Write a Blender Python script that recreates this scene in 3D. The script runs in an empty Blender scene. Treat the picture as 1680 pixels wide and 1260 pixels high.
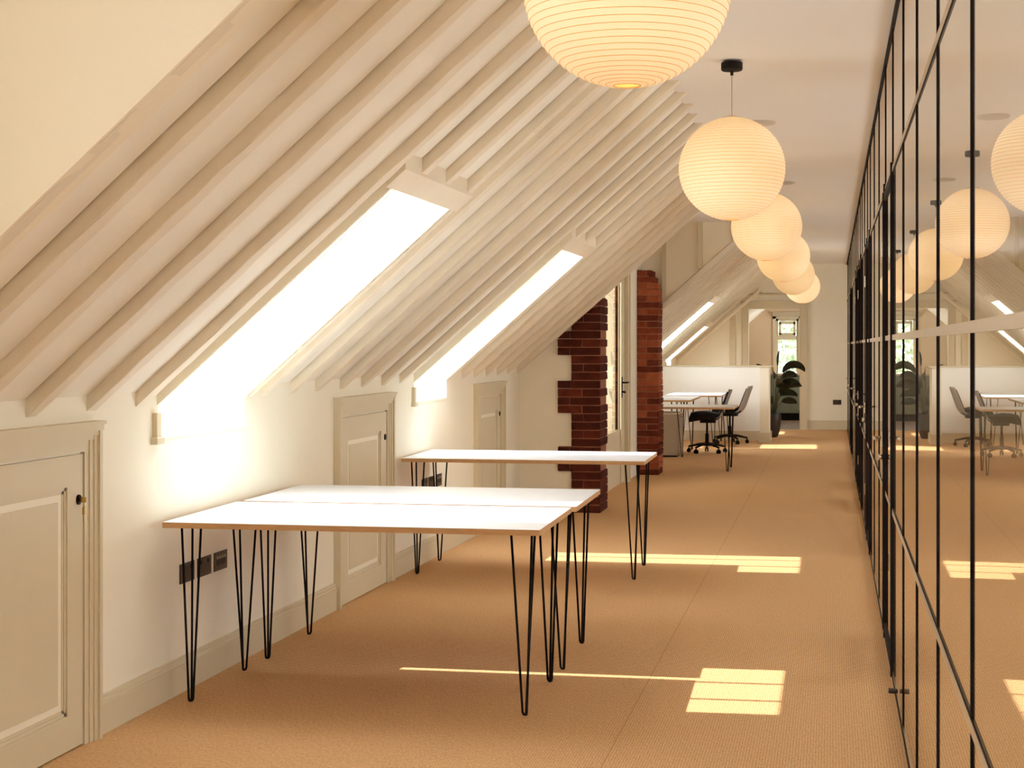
import bpy, bmesh, math, random
from mathutils import Vector, Matrix
random.seed(7)
S = bpy.context.scene
COL = S.collection
# ------------------------------------------------------------ camera
H = 1.5
cam = bpy.data.cameras.new('camera'); co = bpy.data.objects.new('camera', cam); COL.objects.link(co)
cam.sensor_width = 36.0; cam.sensor_fit = 'HORIZONTAL'; cam.lens = 36.0 * 2450 / 1680
cam.shift_x = (840 - 900) / 1680; cam.shift_y = (567 - 630) / 1680
cam.clip_start = .05; cam.clip_end = 300
PSI = math.atan(464 / 2450)
co.location = (0, 0, H); co.rotation_euler = (math.pi / 2, 0, PSI)
S.camera = co
# ------------------------------------------------------------ light
S.view_settings.view_transform = 'Standard'; S.view_settings.look = 'None'
S.view_settings.exposure = 0.0; S.view_settings.gamma = 1.0; S.view_settings.use_curve_mapping = False
world = bpy.data.worlds.new('sky'); S.world = world; world.use_nodes = True
bg = world.node_tree.nodes['Background']
bg.inputs[0].default_value = (.96, .98, 1.0, 1); bg.inputs[1].default_value = 8.9
sun = bpy.data.lights.new('sun', 'SUN'); so = bpy.data.objects.new('sun', sun); COL.objects.link(so)
sun.energy = 8.5; sun.color = (1.0, .96, .90); sun.angle = .009
SUND = Vector((.72, .09, -1.0)).normalized()
so.rotation_euler = SUND.to_track_quat('-Z', 'Y').to_euler(); so.location = (-6, 5, 9)
S.cycles.max_bounces = 10; S.cycles.diffuse_bounces = 7; S.cycles.glossy_bounces = 4
S.cycles.transparent_max_bounces = 24; S.cycles.transmission_bounces = 4
S.cycles.caustics_reflective = False; S.cycles.caustics_refractive = False
S.cycles.use_denoising = True; S.cycles.sample_clamp_indirect = 6.0
LANT = .50
# ------------------------------------------------------------ materials
def srgb(r, g, b):
    f = lambda c: (c / 255 / 12.92) if c <= 10 else ((c / 255 + .055) / 1.055) ** 2.4
    return (f(r), f(g), f(b), 1)
def newmat(name):
    m = bpy.data.materials.new(name); m.use_nodes = True
    nt = m.node_tree; return m, nt, nt.nodes['Principled BSDF']
def N(nt, t, **kw):
    n = nt.nodes.new(t)
    for k, v in kw.items():
        if k.startswith('i_'): n.inputs[k[2:].replace('_', ' ')].default_value = v
        else: setattr(n, k, v)
    return n
def paint(name, col, rough=.6, var=.04, scale=3.0, bump=.0, bscale=60, spec=.3, metal=0, stretch=None):
    m, nt, p = newmat(name); L = nt.links
    tc = N(nt, 'ShaderNodeTexCoord'); mp = N(nt, 'ShaderNodeMapping')
    if stretch: mp.inputs['Scale'].default_value = stretch
    L.new(tc.outputs['Object'], mp.inputs[0])
    no = N(nt, 'ShaderNodeTexNoise'); no.inputs['Scale'].default_value = scale; no.inputs['Detail'].default_value = 5
    L.new(mp.outputs[0], no.inputs['Vector'])
    mr = N(nt, 'ShaderNodeMapRange'); mr.inputs[1].default_value = .3; mr.inputs[2].default_value = .7
    mr.inputs[3].default_value = 1 - var; mr.inputs[4].default_value = 1 + var
    L.new(no.outputs[0], mr.inputs[0])
    hs = N(nt, 'ShaderNodeHueSaturation'); hs.inputs['Color'].default_value = col
    L.new(mr.outputs[0], hs.inputs['Value']); L.new(hs.outputs[0], p.inputs['Base Color'])
    p.inputs['Roughness'].default_value = rough; p.inputs['Specular IOR Level'].default_value = spec
    p.inputs['Metallic'].default_value = metal
    if bump:
        n2 = N(nt, 'ShaderNodeTexNoise'); n2.inputs['Scale'].default_value = bscale; n2.inputs['Detail'].default_value = 4
        L.new(mp.outputs[0], n2.inputs['Vector'])
        b = N(nt, 'ShaderNodeBump'); b.inputs['Strength'].default_value = bump; b.inputs['Distance'].default_value = .004
        L.new(n2.outputs[0], b.inputs['Height']); L.new(b.outputs[0], p.inputs['Normal'])
    return m
M = {}
M['wall'] = paint('wall_paint', srgb(238, 232, 214), .7, .015, 2, .15, 40)
M['cheek'] = paint('pale_plaster', srgb(240, 230, 208), .8, .015, 1.5, .2, 30)
M['ceil'] = paint('ceiling_paint', srgb(240, 238, 234), .8, .01, 1, .05, 40)
M['slope'] = paint('slope_plaster', srgb(240, 235, 222), .75, .03, 4, .3, 25)
M['rafter'] = paint('rafter_paint', srgb(230, 219, 198), .6, .03, 5, .25, 25)
M['wood'] = paint('joinery_paint', srgb(212, 200, 172), .45, .015, 3, .08, 50)
M['dark'] = paint('old_timber', srgb(58, 40, 26), .9, .2, 6)
M['black'] = paint('black_metal', srgb(22, 17, 15), .6, .05, 8, metal=.0, spec=.15)
M['profile'] = paint('black_profile', srgb(24, 17, 17), .7, .05, 8, spec=.15)
M['rail'] = paint('bronze_rail', srgb(176, 158, 132), .4, .03, 8, spec=.5)
M['chrome'] = paint('satin_steel', srgb(205, 196, 180), .25, .03, 10, metal=1.0)
M['brass'] = paint('brass', srgb(190, 160, 100), .3, .05, 20, metal=1.0)
M['low_white'] = paint('white_wall_paint', srgb(248, 247, 243), .5, .005, 2)
M['kitchen'] = paint('kitchen_wall_paint', srgb(218, 196, 164), .7, .01, 2)
M['white_top'] = paint('white_laminate', srgb(232, 237, 242), .35, .005, 2, spec=.5)
M['birch'] = paint('birch_ply_edge', srgb(196, 154, 108), .6, .12, 30, stretch=(1, 1, 12))
M['plate'] = paint('bronze_plate', srgb(44, 32, 28), .35, .05, 10, spec=.5)
M['socket'] = paint('socket_insert', srgb(24, 20, 20), .4, .05, 10)
M['socket_white'] = paint('socket_marking', srgb(150, 140, 130), .4, .05, 10)
M['shell'] = paint('grey_shell', srgb(150, 142, 134), .5, .03, 10)
M['seatfab'] = paint('charcoal_fabric', srgb(30, 30, 36), .9, .1, 60, .3, 300)
M['pot'] = paint('dark_pot', srgb(44, 36, 36), .4, .08, 8, spec=.5)
M['soil'] = paint('potting_soil', srgb(46, 34, 26), .95, .3, 50, .6, 80)
M['leaf'] = paint('plant_leaf', srgb(56, 62, 40), .45, .2, 12, spec=.5)
M['stem'] = paint('plant_stem', srgb(84, 84, 62), .6, .15, 12)
M['green'] = paint('sage_green_paint', srgb(122, 126, 108), .5, .02, 4)
M['counter'] = paint('worktop', srgb(186, 168, 140), .5, .05, 8)
M['stone'] = paint('kitchen_floor', srgb(116, 98, 82), .6, .25, 9, stretch=(1, .4, 1))
M['ped'] = paint('pedestal_paint', srgb(162, 142, 116), .5, .02, 4)
M['foliage'] = paint('foliage', srgb(150, 164, 128), .7, .25, 2.5)
M['trunk'] = paint('bark', srgb(90, 74, 58), .9, .3, 9)
M['blind'] = paint('blind_fabric', srgb(186, 170, 142), .8, .03, 10)
M['disc'] = paint('white_plastic', srgb(206, 196, 180), .5, .01, 4)
def brick_mat():
    m, nt, p = newmat('red_brick'); L = nt.links
    tc = N(nt, 'ShaderNodeTexCoord'); n1 = N(nt, 'ShaderNodeTexNoise'); n1.inputs['Scale'].default_value = 9; n1.inputs['Detail'].default_value = 6
    L.new(tc.outputs['Object'], n1.inputs['Vector'])
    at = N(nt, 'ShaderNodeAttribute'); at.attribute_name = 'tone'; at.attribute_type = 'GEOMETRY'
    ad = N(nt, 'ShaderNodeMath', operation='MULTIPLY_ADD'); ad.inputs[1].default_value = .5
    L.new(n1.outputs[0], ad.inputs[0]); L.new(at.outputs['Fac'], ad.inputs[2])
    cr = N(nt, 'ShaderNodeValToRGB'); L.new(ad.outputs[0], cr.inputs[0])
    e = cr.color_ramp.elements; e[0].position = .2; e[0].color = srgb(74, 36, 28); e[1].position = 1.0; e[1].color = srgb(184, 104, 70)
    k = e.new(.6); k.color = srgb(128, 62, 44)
    L.new(cr.outputs[0], p.inputs['Base Color']); p.inputs['Roughness'].default_value = .95; p.inputs['Specular IOR Level'].default_value = .08
    b = N(nt, 'ShaderNodeBump'); b.inputs['Strength'].default_value = .8; b.inputs['Distance'].default_value = .01
    n2 = N(nt, 'ShaderNodeTexNoise'); n2.inputs['Scale'].default_value = 45; L.new(tc.outputs['Object'], n2.inputs['Vector'])
    L.new(n2.outputs[0], b.inputs['Height']); L.new(b.outputs[0], p.inputs['Normal'])
    return m
M['brick'] = brick_mat()
M['mortar'] = paint('mortar', srgb(150, 98, 76), .95, .15, 20, .5, 60)
def carpet_mat():
    m, nt, p = newmat('sisal_carpet'); L = nt.links
    tc = N(nt, 'ShaderNodeTexCoord'); sp = N(nt, 'ShaderNodeSeparateXYZ'); L.new(tc.outputs['Object'], sp.inputs[0])
    dn = N(nt, 'ShaderNodeTexNoise'); dn.inputs['Scale'].default_value = 40; L.new(tc.outputs['Object'], dn.inputs['Vector'])
    def wave(sock, period, ph):
        a = N(nt, 'ShaderNodeMath', operation='MULTIPLY'); a.inputs[1].default_value = 2 * math.pi / period
        L.new(sock, a.inputs[0])
        d = N(nt, 'ShaderNodeMath', operation='MULTIPLY_ADD'); d.inputs[1].default_value = 2.4; L.new(dn.outputs[0], d.inputs[0]); L.new(a.outputs[0], d.inputs[2])
        s = N(nt, 'ShaderNodeMath', operation='SINE'); L.new(d.outputs[0], s.inputs[0]); return s
    wx = wave(sp.outputs['X'], .0105, 0); wy = wave(sp.outputs['Y'], .016, 0)
    mul = N(nt, 'ShaderNodeMath', operation='MULTIPLY_ADD'); mul.inputs[1].default_value = .5
    L.new(wx.outputs[0], mul.inputs[0]); L.new(wy.outputs[0], mul.inputs[2])
    hgt = N(nt, 'ShaderNodeMapRange'); hgt.inputs[1].default_value = -1.5; hgt.inputs[2].default_value = 1.5; L.new(mul.outputs[0], hgt.inputs[0])
    big = N(nt, 'ShaderNodeTexNoise'); big.inputs['Scale'].default_value = 130; big.inputs['Detail'].default_value = 3
    mp = N(nt, 'ShaderNodeMapping'); mp.inputs['Scale'].default_value = (1, .35, 1); L.new(tc.outputs['Object'], mp.inputs[0]); L.new(mp.outputs[0], big.inputs['Vector'])
    mixv = N(nt, 'ShaderNodeMath', operation='MULTIPLY_ADD'); mixv.inputs[1].default_value = .55
    L.new(hgt.outputs[0], mixv.inputs[0]); sc = N(nt, 'ShaderNodeMath', operation='MULTIPLY'); sc.inputs[1].default_value = .55
    L.new(big.outputs[0], sc.inputs[0]); L.new(sc.outputs[0], mixv.inputs[2])
    cr = N(nt, 'ShaderNodeValToRGB'); L.new(mixv.outputs[0], cr.inputs[0])
    e = cr.color_ramp.elements; e[0].position = .22; e[0].color = srgb(160, 116, 76); e[1].position = .84; e[1].color = srgb(232, 192, 142)
    # carpet seams
    sm = N(nt, 'ShaderNodeMath', operation='ADD'); sm.inputs[1].default_value = .805; L.new(sp.outputs['X'], sm.inputs[0])
    sa = N(nt, 'ShaderNodeMath', operation='ABSOLUTE'); L.new(sm.outputs[0], sa.inputs[0])
    lt = N(nt, 'ShaderNodeMath', operation='LESS_THAN'); lt.inputs[1].default_value = .0022; L.new(sa.outputs[0], lt.inputs[0])
    ls = N(nt, 'ShaderNodeMath', operation='MULTIPLY'); ls.inputs[1].default_value = .45; L.new(lt.outputs[0], ls.inputs[0])
    mx = N(nt, 'ShaderNodeMix', data_type='RGBA'); mx.inputs[7].default_value = srgb(140, 98, 64)
    L.new(ls.outputs[0], mx.inputs[0]); L.new(cr.outputs[0], mx.inputs[6])
    L.new(mx.outputs[2], p.inputs['Base Color']); p.inputs['Roughness'].default_value = .95; p.inputs['Specular IOR Level'].default_value = .1
    b = N(nt, 'ShaderNodeBump'); b.inputs['Strength'].default_value = .5; b.inputs['Distance'].default_value = .003
    L.new(mixv.outputs[0], b.inputs['Height']); L.new(b.outputs[0], p.inputs['Normal'])
    return m
M['carpet'] = carpet_mat()
def glass_mat(name, tint, k=1.0):
    m, nt, p = newmat(name); nt.nodes.remove(p); L = nt.links
    out = [n for n in nt.nodes if n.type == 'OUTPUT_MATERIAL'][0]
    ge = N(nt, 'ShaderNodeNewGeometry'); dt = N(nt, 'ShaderNodeVectorMath', operation='DOT_PRODUCT')
    L.new(ge.outputs['Normal'], dt.inputs[0]); L.new(ge.outputs['Incoming'], dt.inputs[1])
    ab = N(nt, 'ShaderNodeMath', operation='ABSOLUTE'); L.new(dt.outputs['Value'], ab.inputs[0])
    om = N(nt, 'ShaderNodeMath', operation='SUBTRACT'); om.inputs[0].default_value = 1.0; L.new(ab.outputs[0], om.inputs[1])
    pw = N(nt, 'ShaderNodeMath', operation='POWER'); pw.inputs[1].default_value = 5.0; L.new(om.outputs[0], pw.inputs[0])
    r = N(nt, 'ShaderNodeMath', operation='MULTIPLY_ADD'); r.inputs[1].default_value = .96; r.inputs[2].default_value = .04; L.new(pw.outputs[0], r.inputs[0])
    a1 = N(nt, 'ShaderNodeMath', operation='ADD'); a1.inputs[1].default_value = 1.0; L.new(r.outputs[0], a1.inputs[0])
    a2 = N(nt, 'ShaderNodeMath', operation='MULTIPLY'); a2.inputs[1].default_value = 2.0 * k; L.new(r.outputs[0], a2.inputs[0])
    dv = N(nt, 'ShaderNodeMath', operation='DIVIDE'); L.new(a2.outputs[0], dv.inputs[0]); L.new(a1.outputs[0], dv.inputs[1])
    tr = N(nt, 'ShaderNodeBsdfTransparent'); tr.inputs[0].default_value = tint
    gl = N(nt, 'ShaderNodeBsdfGlossy'); gl.inputs['Roughness'].default_value = 0.0; gl.inputs[0].default_value = (.96, .94, .9, 1)
    mx = N(nt, 'ShaderNodeMixShader'); L.new(dv.outputs[0], mx.inputs[0]); L.new(tr.outputs[0], mx.inputs[1]); L.new(gl.outputs[0], mx.inputs[2])
    L.new(mx.outputs[0], out.inputs[0]); return m
M['glass'] = glass_mat('clear_glass', (.93, .95, .93, 1))
def clear_mat():
    m, nt, p = newmat('glass_edge'); nt.nodes.remove(p)
    out = [n for n in nt.nodes if n.type == 'OUTPUT_MATERIAL'][0]
    tr = N(nt, 'ShaderNodeBsdfTransparent'); nt.links.new(tr.outputs[0], out.inputs[0]); return m
M['clear'] = clear_mat()
def paper_mat():
    m, nt, p = newmat('washi_paper'); L = nt.links
    tc = N(nt, 'ShaderNodeTexCoord'); sp = N(nt, 'ShaderNodeSeparateXYZ'); L.new(tc.outputs['Object'], sp.inputs[0])
    no = N(nt, 'ShaderNodeTexNoise'); no.inputs['Scale'].default_value = 60; no.inputs['Detail'].default_value = 6; L.new(tc.outputs['Object'], no.inputs['Vector'])
    # paper seams (meridian overlaps)
    at = N(nt, 'ShaderNodeMath', operation='ARCTAN2'); L.new(sp.outputs['Y'], at.inputs[0]); L.new(sp.outputs['X'], at.inputs[1])
    ml = N(nt, 'ShaderNodeMath', operation='MULTIPLY'); ml.inputs[1].default_value = 8 / (2 * math.pi); L.new(at.outputs[0], ml.inputs[0])
    fr = N(nt, 'ShaderNodeMath', operation='FRACT'); L.new(ml.outputs[0], fr.inputs[0])
    ls = N(nt, 'ShaderNodeMath', operation='LESS_THAN'); ls.inputs[1].default_value = .03; L.new(fr.outputs[0], ls.inputs[0])
    mr = N(nt, 'ShaderNodeMapRange'); mr.inputs[3].default_value = .96; mr.inputs[4].default_value = 1.04; L.new(no.outputs[0], mr.inputs[0])
    sb = N(nt, 'ShaderNodeMath', operation='MULTIPLY_ADD'); sb.inputs[1].default_value = -.10; L.new(ls.outputs[0], sb.inputs[0]); L.new(mr.outputs[0], sb.inputs[2])
    # bulb glow seen through the paper: stronger where the line of sight passes near the bulb
    lw = N(nt, 'ShaderNodeLayerWeight'); lw.inputs[0].default_value = .5
    m2 = N(nt, 'ShaderNodeMapRange'); m2.inputs[1].default_value = 0; m2.inputs[2].default_value = 1; m2.inputs[3].default_value = LANT * 1.12; m2.inputs[4].default_value = LANT * .82
    L.new(lw.outputs['Facing'], m2.inputs[0])
    st = N(nt, 'ShaderNodeMath', operation='MULTIPLY'); L.new(sb.outputs[0], st.inputs[0]); L.new(m2.outputs[0], st.inputs[1])
    p.inputs['Base Color'].default_value = srgb(245, 232, 208); p.inputs['Roughness'].default_value = .9
    p.inputs['Emission Color'].default_value = (1.0, .60, .235, 1)
    L.new(st.outputs[0], p.inputs['Emission Strength'])
    return m
M['paper'] = paper_mat()
M['rib'] = paint('bamboo_rib', srgb(234, 194, 138), .8, .05, 30)
# ------------------------------------------------------------ mesh helpers
class MB:
    def __init__(s): s.bm = bmesh.new(); s.mats = []
    def mi(s, m):
        if m is None: return 0
        if m not in s.mats: s.mats.append(m)
        return s.mats.index(m)
    def box(s, x0, x1, y0, y1, z0, z1, m=None, bev=0):
        r = bmesh.ops.create_cube(s.bm, size=1)
        vs = r['verts']
        for v in vs:
            v.co = Vector(((x0 + x1) / 2 + v.co.x * (x1 - x0), (y0 + y1) / 2 + v.co.y * (y1 - y0), (z0 + z1) / 2 + v.co.z * (z1 - z0)))
        fs = set(f for v in vs for f in v.link_faces)
        for f in fs: f.material_index = s.mi(m)
        if bev:
            es = list(set(e for v in vs for e in v.link_edges))
            bmesh.ops.bevel(s.bm, geom=es, offset=bev, segments=2, affect='EDGES', profile=.5)
        return s
    def prism(s, pts, axis, a0, a1, m=None):
        # pts: 2D polygon; axis 'y' -> pts are (x,z); 'x' -> (y,z); 'z' -> (x,y)
        def P(p, a): return {'y': (p[0], a, p[1]), 'x': (a, p[0], p[1]), 'z': (p[0], p[1], a)}[axis]
        A = [s.bm.verts.new(P(p, a0)) for p in pts]; B = [s.bm.verts.new(P(p, a1)) for p in pts]
        n = len(pts); mi = s.mi(m)
        f = s.bm.faces.new(A); f.material_index = mi
        f = s.bm.faces.new(B[::-1]); f.material_index = mi
        for i in range(n):
            f = s.bm.faces.new((A[i], B[i], B[(i + 1) % n], A[(i + 1) % n])); f.material_index = mi
        return s
    def tube(s, pts, r, n=8, m=None, cap=True):
        pts = [Vector(p) for p in pts]; rs = r if isinstance(r, (list, tuple)) else [r] * len(pts)
        rings = []; mi = s.mi(m); ref = None
        for i, p in enumerate(pts):
            d = (pts[min(i + 1, len(pts) - 1)] - pts[max(i - 1, 0)]).normalized()
            if ref is None:
                ref = Vector((0, 0, 1)) if abs(d.z) < .9 else Vector((1, 0, 0))
            u = (ref - d * ref.dot(d)).normalized(); ref = u; v = d.cross(u)
            rings.append([s.bm.verts.new(p + (u * math.cos(2 * math.pi * k / n) + v * math.sin(2 * math.pi * k / n)) * rs[i]) for k in range(n)])
        for a, b in zip(rings, rings[1:]):
            for k in range(n):
                f = s.bm.faces.new((a[k], a[(k + 1) % n], b[(k + 1) % n], b[k])); f.smooth = True; f.material_index = mi
        if cap:
            for rg in (rings[0][::-1], rings[-1]):
                f = s.bm.faces.new(rg); f.material_index = mi
        return s
    def lathe(s, prof, n=32, c=(0, 0, 0), m=None, smooth=True):
        rings = []; mi = s.mi(m)
        for r, z in prof:
            rings.append([s.bm.verts.new((c[0] + max(r, 1e-4) * math.cos(2 * math.pi * k / n), c[1] + max(r, 1e-4) * math.sin(2 * math.pi * k / n), c[2] + z)) for k in range(n)])
        for a, b in zip(rings, rings[1:]):
            for k in range(n):
                f = s.bm.faces.new((a[k], a[(k + 1) % n], b[(k + 1) % n], b[k])); f.smooth = smooth; f.material_index = mi
        return s
    def ring(s, R, z, r, n=72, q=5, m=None, c=(0, 0)):
        g = []; mi = s.mi(m)
        for k in range(n):
            a = 2 * math.pi * k / n
            g.append([s.bm.verts.new((c[0] + (R + r * math.cos(2 * math.pi * j / q)) * math.cos(a), c[1] + (R + r * math.cos(2 * math.pi * j / q)) * math.sin(a), z + r * math.sin(2 * math.pi * j / q))) for j in range(q)])
        for k in range(n):
            a, b = g[k], g[(k + 1) % n]
            for j in range(q):
                f = s.bm.faces.new((a[j], b[j], b[(j + 1) % q], a[(j + 1) % q])); f.smooth = True; f.material_index = mi
        return s
    def grid(s, P, m=None, th=0.0, smooth=True):
        # P[i][j] points; optional thickness along the normal
        mi = s.mi(m); V = [[s.bm.verts.new(p) for p in row] for row in P]; fs = []
        for i in range(len(P) - 1):
            for j in range(len(P[0]) - 1):
                f = s.bm.faces.new((V[i][j], V[i + 1][j], V[i + 1][j + 1], V[i][j + 1])); f.smooth = smooth; f.material_index = mi; fs.append(f)
        if th: bmesh.ops.solidify(s.bm, geom=fs, thickness=th)
        return s
    def build(s, name, mat=None, parent=None, loc=None, fix=True):
        if fix: bmesh.ops.recalc_face_normals(s.bm, faces=s.bm.faces)
        me = bpy.data.meshes.new(name); s.bm.to_mesh(me); s.bm.free()
        if s.mats:
            for k in s.mats: me.materials.append(M[k])
        else: me.materials.append(M[mat])
        o = bpy.data.objects.new(name, me); COL.objects.link(o)
        if parent: o.parent = parent
        if loc: o.location = loc
        return o
def empty(name, loc=(0, 0, 0), rz=0):
    o = bpy.data.objects.new(name, None); COL.objects.link(o); o.location = loc; o.rotation_euler = (0, 0, rz); o.empty_display_size = .1
    return o
def tag(o, label, cat, group=None, kind=None):
    o['label'] = label; o['category'] = cat
    if group: o['group'] = group
    if kind: o['kind'] = kind
    return o
def struct(o, label=None):
    o['kind'] = 'structure'
    if label: o['label'] = label
    return o
def copy_tree(o, parent=None):
    c = o.copy(); COL.objects.link(c); c.parent = parent
    for ch in list(o.children): copy_tree(ch, c)
    return c
_tn = [0]
def trimname():
    _tn[0] += 1; return 'trim_%d' % _tn[0]
# ------------------------------------------------------------ setting
WX = -2.775; GX = .2745; CZ = 2.96; SX = -.82; MS = .875
def under(x, off=0): return CZ + off + MS * (x - SX)
def xat(z, off=0): return SX + (z - CZ - off) / MS
PO = .06      # plaster above the rafters' undersides (vertical)
OUT = .30     # outside of the roof
Y0, Y1a, Y1b, Y2a, YE = -2.6, 3.62, 13.25, 17.7, 27.1
XR = 3.8
SK = [(5.84, 6.80), (9.75, 10.64), (21.8, 22.8), (25.35, 26.2)]
SKTOP = -1.745; SK4T = -2.1; SILL = 1.118
KZ = 31.0
f = MB().box(-3.4, XR + .2, Y0 - .2, YE, -.12, 0); struct(f.build('floor', 'carpet'), 'tan woven sisal carpet')
f = MB().box(-3.4, XR + .2, YE, KZ + .3, -.12, -.001); struct(f.build('floor', 'stone'), 'grey brown kitchen floor')
# flat ceiling (extends left over both dormers)
c = MB()
c.box(-.88, XR + .2, Y0 - .2, KZ + .3, CZ, CZ + .2)
c.box(-3.2, -.88, Y0 - .2, Y1a, CZ, CZ + .2); c.box(-3.2, -.88, Y1b, Y2a, CZ, CZ + .2)
c.box(-3.2, -.88, YE, KZ + .3, CZ, CZ + .2)
struct(c.build('ceiling', 'ceil'), 'flat cream ceiling')
# roof slopes
def slab(mb, x0, x1, ya, yb, o0, o1, m=None):
    mb.prism([(x0, under(x0, o0)), (x1, under(x1, o0)), (x1, under(x1, o1)), (x0, under(x0, o1))], 'y', ya, yb, m)
def slope(ya, yb, holes):
    mb = MB(); ys = [ya]
    for a, b in holes: ys += [a, b]
    ys.append(yb)
    for i in range(0, len(ys), 2): slab(mb, -3.3, -.70, ys[i], ys[i + 1], PO + .065, OUT)
    for a, b in holes: slab(mb, SKTOP if a < 25 else SK4T, -.70, a, b, PO + .065, OUT)
    return mb
struct(slope(Y1a, Y1b, SK[:2]).build('ceiling', 'dark'), 'sloping roof boards above the near rafters')
struct(slope(Y2a, YE, SK[2:]).build('ceiling', 'dark'), 'sloping roof boards above the far rafters')
# rafters
def rafter(y, w=.072, x0=-2.785, x1=-.815, gap=0, dep=.058, seg=26, rough=.0010):
    mb = MB(); rows = []
    for i in range(seg + 1):
        x = x0 + (x1 - x0) * i / seg
        j = lambda: random.uniform(-rough, rough)
        xs = x
        lo = under(xs); hi = under(xs, dep + .03)
        rows.append([mb.bm.verts.new((xs, y + j(), hi)), mb.bm.verts.new((xs, y + j(), lo + j() + .003)), mb.bm.verts.new((xs, y + .004 + j(), lo + j())),
                     mb.bm.verts.new((xs, y + w - .004 + j(), lo + j())), mb.bm.verts.new((xs, y + w + j(), lo + .003)), mb.bm.verts.new((xs, y + w, hi))])
    # plumb-cut foot and level-cut head
    for v in rows[-1]:
        if v.co.z > CZ - .0: v.co.x = min(v.co.x, x1); 
    for a, b in zip(rows, rows[1:]):
        for k in range(6): mb.bm.faces.new((a[k], a[(k + 1) % 6], b[(k + 1) % 6], b[k]))
    mb.bm.faces.new(rows[0][::-1]); mb.bm.faces.new(rows[-1])
    return struct(mb.build(trimname(), 'rafter'), 'painted timber rafter on the sloping ceiling')
xh1 = SKTOP + .075
r1 = [3.62, 3.975, 4.375, 4.80, 5.24, 5.645]
gaps1 = {3.975: .010, 4.375: .004, 4.80: .009, 5.24: .005, 5.645: .004}
allr = []
for y in r1: rafter(y, .075 if y > 3.7 else .06, rough=.003); allr.append((y, WX, gaps1.get(y, .003)))
for y, g in ((6.0, .012), (6.39, .007), (6.785, .009)): rafter(y, x0=xh1); allr.append((y, xh1, g))
rafter(6.83, .05, x1=SKTOP - .0); 
for y, g in ((6.99, .002), (7.40, .012), (7.79, .008), (8.205, .014), (8.6, .005), (9.015, .012), (9.41, .013)): rafter(y); allr.append((y, WX, g))
for y, g in ((9.80, .012), (10.2, .012)): rafter(y, x0=xh1); allr.append((y, xh1, g))
for y, g in ((10.655, .012), (11.075, .014), (11.48, .006), (11.89, .016), (12.30, .008), (12.71, .014), (13.12, .018)): rafter(y); allr.append((y, WX, g))
r2 = []
y = Y2a
while y < YE - .1:
    inside = [s for s in SK[2:] if s[0] - .075 < y < s[1]]
    if inside: rafter(y, x0=xh1 if y < 25 else SK4T + .075); r2.append((y, xh1, .006))
    else: rafter(y); r2.append((y, WX, .005))
    y += .405
# plaster panels between the rafters
def panels(rl, ya, yb, holes, label):
    mb = MB(); rl = sorted(rl); ys = [r[0] for r in rl] + [yb]
    full = [r for r in rl if r[1] == WX]
    def put(a, b, x0, x1):
        if b - a > .012: slab(mb, x0, x1, a, b, PO, PO + .018)
    # upper band (above skylight heads) and lower band
    xs = xh1 - .02
    for band in (0, 1):
        src = rl if band else full
        e = [r[0] for r in src] + [yb]
        prev = ya
        for i, r in enumerate(src + [(yb, WX, 0)]):
            a, b = prev, r[0] - r[2]
            x0, x1 = (xs, -.815) if band else (WX - .02, xs)
            if band == 0:
                cut = [(a, b)]
                for h0, h1 in holes:
                    nc = []
                    for p, q in cut:
                        if h1 <= p or h0 >= q: nc.append((p, q))
                        else:
                            if h0 > p: nc.append((p, h0))
                            if h1 < q: nc.append((h1, q))
                    cut = nc
                for p, q in cut: put(p, q, x0, x1)
            else: put(a, b, x0, x1)
            prev = r[0] + .06
    return struct(mb.build('ceiling', 'slope'), label)
panels(allr, Y1a, Y1b, SK[:2], 'cream plaster strips between the near rafters')
panels(r2, Y2a, YE, SK[2:], 'cream plaster strips between the far rafters')
# left knee wall
def knee(ya, yb, holes):
    mb = MB(); top = under(WX, PO + .03); ys = [ya]
    for a, b in holes: ys += [a, b]
    ys.append(yb)
    for i in range(0, len(ys), 2): mb.box(-3.3, WX, ys[i], ys[i + 1], -.1, top)
    for a, b in holes: mb.box(-3.3, WX, a, b, -.1, SILL)
    return mb
w = knee(Y1a, Y1b + .05, SK[:2]); struct(w.build('wall_left', 'wall'), 'low cream knee wall under the near rafters')
w = knee(Y2a, YE, SK[2:]); struct(w.build('wall_left', 'wall'), 'low cream knee wall under the far rafters')
# near dormer: left wall with a window, end cheek above the slope
w = MB(); DW = (1.3, 2.4, .1, 2.45)
w.box(-3.3, WX, Y0 - .2, Y1a, -.1, DW[0]); w.box(-3.3, WX, Y0 - .2, Y1a, DW[1], CZ + .1)
w.box(-3.3, WX, Y0 - .2, DW[2], DW[0], DW[1]); w.box(-3.3, WX, DW[3], Y1a, DW[0], DW[1])
struct(w.build('wall_left', 'wall'), 'dormer wall beside the camera')
def cheek(ya, yb, nm, off=PO - .0, xl=-3.2):
    mb = MB(); mb.prism([(xl, under(xl, off)), (-.7, under(-.7, off)), (-.7, CZ + .15), (xl, CZ + .15)], 'y', ya, yb)
    return struct(mb.build(nm, 'cheek'), 'plaster dormer cheek above the first rafter')
cheek(Y1a - .012, Y1a + .1, 'wall_front', -.0)
cheek(Y1b + .02, Y1b + .12, 'wall_back'); cheek(Y2a - .02, Y2a + .08, 'wall_front')
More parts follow.
